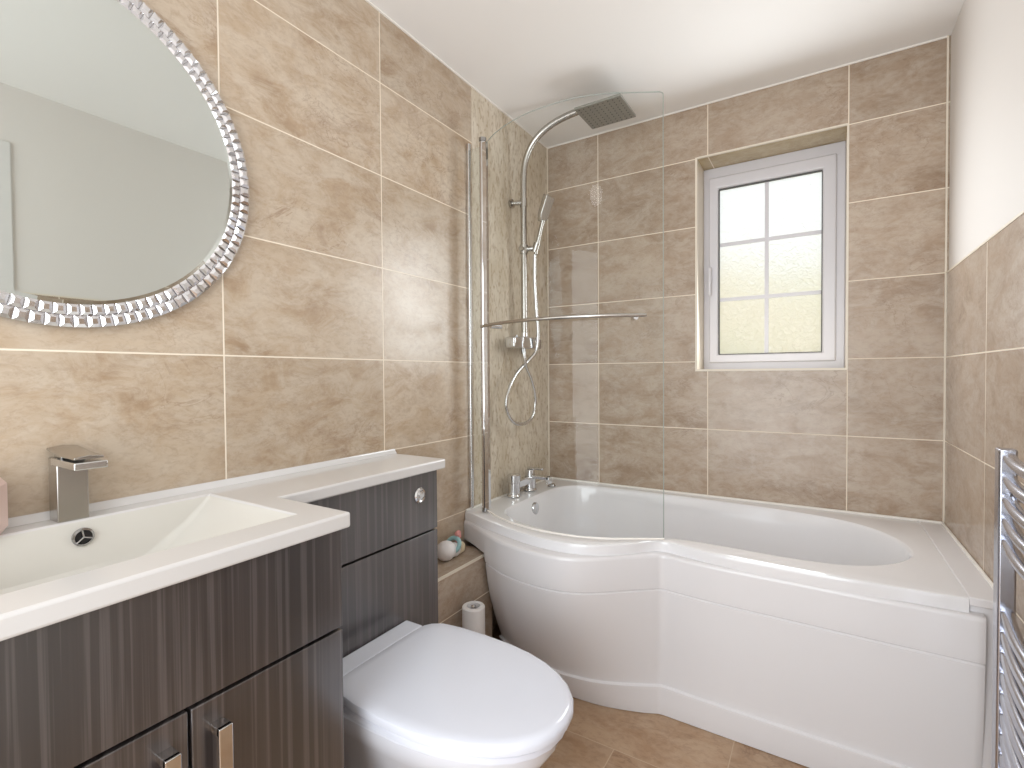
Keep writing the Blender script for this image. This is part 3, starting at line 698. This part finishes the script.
# ------------------------------------------------------------------ round mirror
MC = Vector((0.0, -1.972, 1.573)); RO, RI = 0.358, 0.314
mir = thing('round_mirror', 'large round wall mirror framed by two rows of faceted silver crystals', 'mirror', tuple(MC))
bm = B(); lathe(bm, (0.001, MC.y, MC.z), [(0.002, 0), (RO - 0.004, 0), (RO - 0.002, 0.012), (0.002, 0.012)], 96, axis='x'); put('backing', bm, M_CHRD, mir)
bm = B(); lathe(bm, (0.0135, MC.y, MC.z), [(0.001, 0), (RI + 0.004, 0), (RI + 0.004, 0.003), (RI - 0.006, 0.0045), (0.001, 0.0045)], 96, axis='x')
put('mirror_glass', bm, M_MIRROR, mir, smooth=False)
bm = B(); NCR = 104
for row, (r0, r1, base) in enumerate(((RI, RI + 0.021, 0.0145), (RI + 0.0215, RO, 0.0135))):
    for k in range(NCR):
        ph = 0.5 * row
        a0 = 2 * math.pi * (k + ph + 0.04) / NCR; a1 = 2 * math.pi * (k + ph + 0.96) / NCR
        def P(r, a, x): return Vector((x, MC.y + r * math.cos(a), MC.z + r * math.sin(a)))
        def quad(g, x):
            rm, am = (r1 - r0) * g, (a1 - a0) * g
            return [P(r0 + rm, a0 + am, x), P(r1 - rm, a0 + am, x), P(r1 - rm, a1 - am, x), P(r0 + rm, a1 - am, x)]
        jit = random.uniform(-0.0008, 0.0008)
        ring_loft(bm, [quad(0.0, base - 0.006), quad(0.0, base + 0.002), quad(0.28, base + 0.0065 + jit)], True, False, True)
put('crystal_frame', bm, M_SILV, mir, smooth=False)

# ------------------------------------------------------------------ toilet
to = thing('toilet', 'white back-to-wall toilet with closed D-shaped lid', 'toilet', (0.5, -1.437, 0))
TCy = -1.437
def dshape(xb, xf, hw, hb, z, n=16, yoff=0.0):
    # D outline: straight back with rounded corners, elliptical front
    out = []; xm = xb + (xf - xb) * 0.36
    for k in range(n + 1):            # front half ellipse from +y side to -y side
        a = math.radians(90 - 180 * k / n); ca, sa = math.cos(a), math.sin(a)
        e_ = 0.86
        out.append(Vector((xm + (xf - xm) * (abs(ca) ** e_), TCy + hw * math.copysign(abs(sa) ** 0.93, sa), z)))
    for s in (-1, 1):
        pts = [(xb + (xm - xb) * 0.55, hw * 0.992), (xb + 0.040, hw - (hw - hb) * 0.45), (xb + 0.014, hb * 0.97), (xb + 0.003, hb * 0.86), (xb, hb * 0.6)]
        if s == 1: pts = pts[::-1]
        for x, w_ in pts: out.append(Vector((x, TCy + s * w_, z)))
        if s == -1: out.append(Vector((xb, TCy, z)))
    return out
bm = B()
pr = [(0.205, 0.62, 0.100, 0.092, 0.0), (0.205, 0.62, 0.100, 0.092, 0.02), (0.205, 0.60, 0.098, 0.09, 0.10), (0.205, 0.62, 0.108, 0.10, 0.18), (0.205, 0.68, 0.135, 0.13, 0.26), (0.205, 0.745, 0.165, 0.155, 0.325), (0.205, 0.763, 0.178, 0.166, 0.355), (0.205, 0.766, 0.180, 0.168, 0.378), (0.207, 0.762, 0.176, 0.164, 0.383)]
ring_loft(bm, [dshape(a, b, c, d_, z) for a, b, c, d_, z in pr], True, True, True); put('pan', bm, M_CER, to)
bm = B(); ring_loft(bm, [dshape(0.280, 0.774, 0.179, 0.158, 0.3835), dshape(0.275, 0.780, 0.183, 0.162, 0.387), dshape(0.274, 0.780, 0.183, 0.162, 0.398), dshape(0.278, 0.776, 0.180, 0.159, 0.4015)], True, True, True); put('seat', bm, M_SEAT, to)
bm = B(); ring_loft(bm, [dshape(0.286, 0.784, 0.183, 0.160, 0.4035), dshape(0.282, 0.790, 0.188, 0.165, 0.407), dshape(0.281, 0.791, 0.189, 0.166, 0.417), dshape(0.283, 0.788, 0.187, 0.164, 0.424), dshape(0.290, 0.780, 0.180, 0.157, 0.4285), dshape(0.31, 0.77, 0.160, 0.137, 0.4305), dshape(0.38, 0.70, 0.10, 0.09, 0.432)], True, True, True); put('lid', bm, M_SEAT, to)
bm = B(); box(bm, (0.2055, TCy - 0.155, 0.3835), (0.274, TCy + 0.155, 0.416)); put('hinge_cover', bm, M_SEAT, to, bevel=0.008, segs=3)

# ------------------------------------------------------------------ toilet rolls on a stand between toilet and boxing
RX, RY = 0.212, -0.966
rs = thing('toilet_roll_stand', 'chrome upright holder for spare rolls on the floor beside the tiled boxing', 'roll holder', (RX, RY, 0))
bm = B(); lathe(bm, (RX, RY, 0.0), [(0.001, 0), (0.066, 0), (0.066, 0.006), (0.058, 0.010), (0.001, 0.010)]); put('base', bm, M_CHR, rs)
bm = B(); tube(bm, [(RX, RY, 0.010), (RX, RY, 0.322)], 0.008, 14); lathe(bm, (RX, RY, 0.320), [(0.001, 0.012), (0.009, 0.008), (0.011, 0.0), (0.009, -0.008), (0.001, -0.01)], 16); put('pole', bm, M_CHR, rs)
def roll(x, y, z, r, h, label, group=None):
    bm = B(); rc = 0.022
    prof = [(rc, 0.0015), (r - 0.003, 0.0), (r, 0.003), (r, h - 0.003), (r - 0.003, h), (rc + 0.001, h), (rc, h - 0.002)]
    rings = [[(x + a * math.cos(q), y + a * math.sin(q), z + b) for q in [2 * math.pi * k / 32 for k in range(32)]] for a, b in prof]
    ring_loft(bm, rings + [rings[0]], True); bmesh.ops.remove_doubles(bm, verts=bm.verts, dist=1e-5)
    o = put('toilet_roll', bm, M_PAPER, loc=(x, y, z)); tag(o, label, 'toilet roll', group); return o
roll(RX, RY, 0.0105, 0.054, 0.099, 'full white toilet roll lowest on the spare roll stand')
roll(RX, RY, 0.1105, 0.054, 0.099, 'full white toilet roll under the slim one on the stand')
roll(RX, RY, 0.2105, 0.039, 0.118, 'slim white toilet roll topmost on the stand beside the boxing')

# small white bath ornament on the boxing
orn = thing('bath_ornament', 'small round white bath ornament with pale blue band and pink top on the tiled ledge', 'ornament', (0.055, -0.905, 0.442))
def blob(bm, c, r, sc=(1, 1, 1), sub=3):
    res = bmesh.ops.create_icosphere(bm, subdivisions=sub, radius=r)
    for v in res['verts']: v.co = Vector((v.co.x * sc[0], v.co.y * sc[1], v.co.z * sc[2])) + Vector(c)
bm = B(); blob(bm, (0.058, -0.925, 0.477), 0.036, (1.0, 1.1, 1.0)); blob(bm, (0.062, -0.882, 0.469), 0.024, (1, 1.1, 1.1)); put('ornament_body', bm, M_WHT, orn)
bm = B(); Rg = []
for k in range(24):
    a = 2 * math.pi * k / 24; Rg.append(Vector((0.058, -0.882, 0.486)) + Vector((math.cos(a) * 0.028, math.sin(a) * 0.014, math.sin(a) * 0.022)))
tube(bm, Rg + [Rg[0]], 0.008, 10, caps=False); put('band', bm, M_BLUE, orn, label='pale blue band')
bm = B(); blob(bm, (0.058, -0.852, 0.510), 0.012, (1, 1.2, 1)); blob(bm, (0.050, -0.840, 0.518), 0.010); blob(bm, (0.062, -0.862, 0.522), 0.010); blob(bm, (0.060, -0.858, 0.496), 0.010); put('top', bm, M_ROSE, orn, label='pink knotted top')
bm = B(); blob(bm, (0.064, -0.838, 0.466), 0.014, (1, 1, 1.5)); blob(bm, (0.060, -0.852, 0.457), 0.014); put('tail', bm, M_CREAM, orn, label='cream end')

# ------------------------------------------------------------------ towel radiator
rad = thing('towel_radiator', 'chrome ladder towel radiator with curved bars on the right wall', 'radiator', (1.55, -1.22, 0.1))
RY1, RY0 = -0.959, -1.440
def bar_path(z):
    out = []
    for k in range(17):
        t_ = k / 16; y = RY1 - 0.010 + (RY0 - RY1 + 0.02) * t_; out.append((1.537 - 0.024 * math.sin(math.pi * t_), y, z))
    return out
for y in (RY1, RY0):
    bm = B(); box(bm, (1.521, y - 0.016, 0.14), (1.549, y + 0.016, 0.964)); up_ = put('upright', bm, M_RAD, rad, bevel=0.004, segs=3)
zb = [0.948, 0.906, 0.864, 0.822, 0.780] + [0.636 - 0.0413 * k for k in range(9)] + [0.20, 0.165]
for z in zb:
    bm = B(); tube(bm, bar_path(z), 0.0108, 14); put('bar', bm, M_RAD, rad)
for z in (0.873, 0.25):
    for y in (RY1 - 0.035, RY0 + 0.035):
        bm = B(); tube(bm, [(XW - 0.002, y, z), (1.540, y, z)], 0.010, 12); lathe(bm, (XW - 0.010, y, z), [(0.001, 0.008), (0.018, 0.008), (0.018, 0), (0.001, 0)], 16, axis='x'); put('wall_bracket', bm, M_CHR, rad)
for y in (RY1, RY0):
    bm = B(); tube(bm, [(1.55, y, 0.001), (1.55, y, 0.14)], 0.0085, 12); tube(bm, [(1.55, y, 0.085), (1.55, y, 0.135)], 0.015, 14); tube(bm, [(1.55, y, 0.11), (1.51, y, 0.11)], 0.013, 14); put('valve', bm, M_CHR, rad)

# ceiling lamp added out of view to brighten the room
cl = thing('fill_ceiling_lamp', 'round white flush ceiling lamp added out of view as fill light', 'lamp', (1.10, -2.35, ZC))
bm = B(); lathe(bm, (1.10, -2.35, ZC - 0.035), [(0.17, 0.035), (0.175, 0.03), (0.175, 0.012), (0.165, 0.012), (0.16, 0.034)], 40); put('fill_lamp_base', bm, M_WHT, cl)
bm = B(); lathe(bm, (1.10, -2.35, ZC - 0.085), [(0.001, 0), (0.08, 0.006), (0.14, 0.03), (0.165, 0.075), (0.001, 0.078)], 40); put('fill_lamp_shade', bm, M_FILL_LAMP, cl)
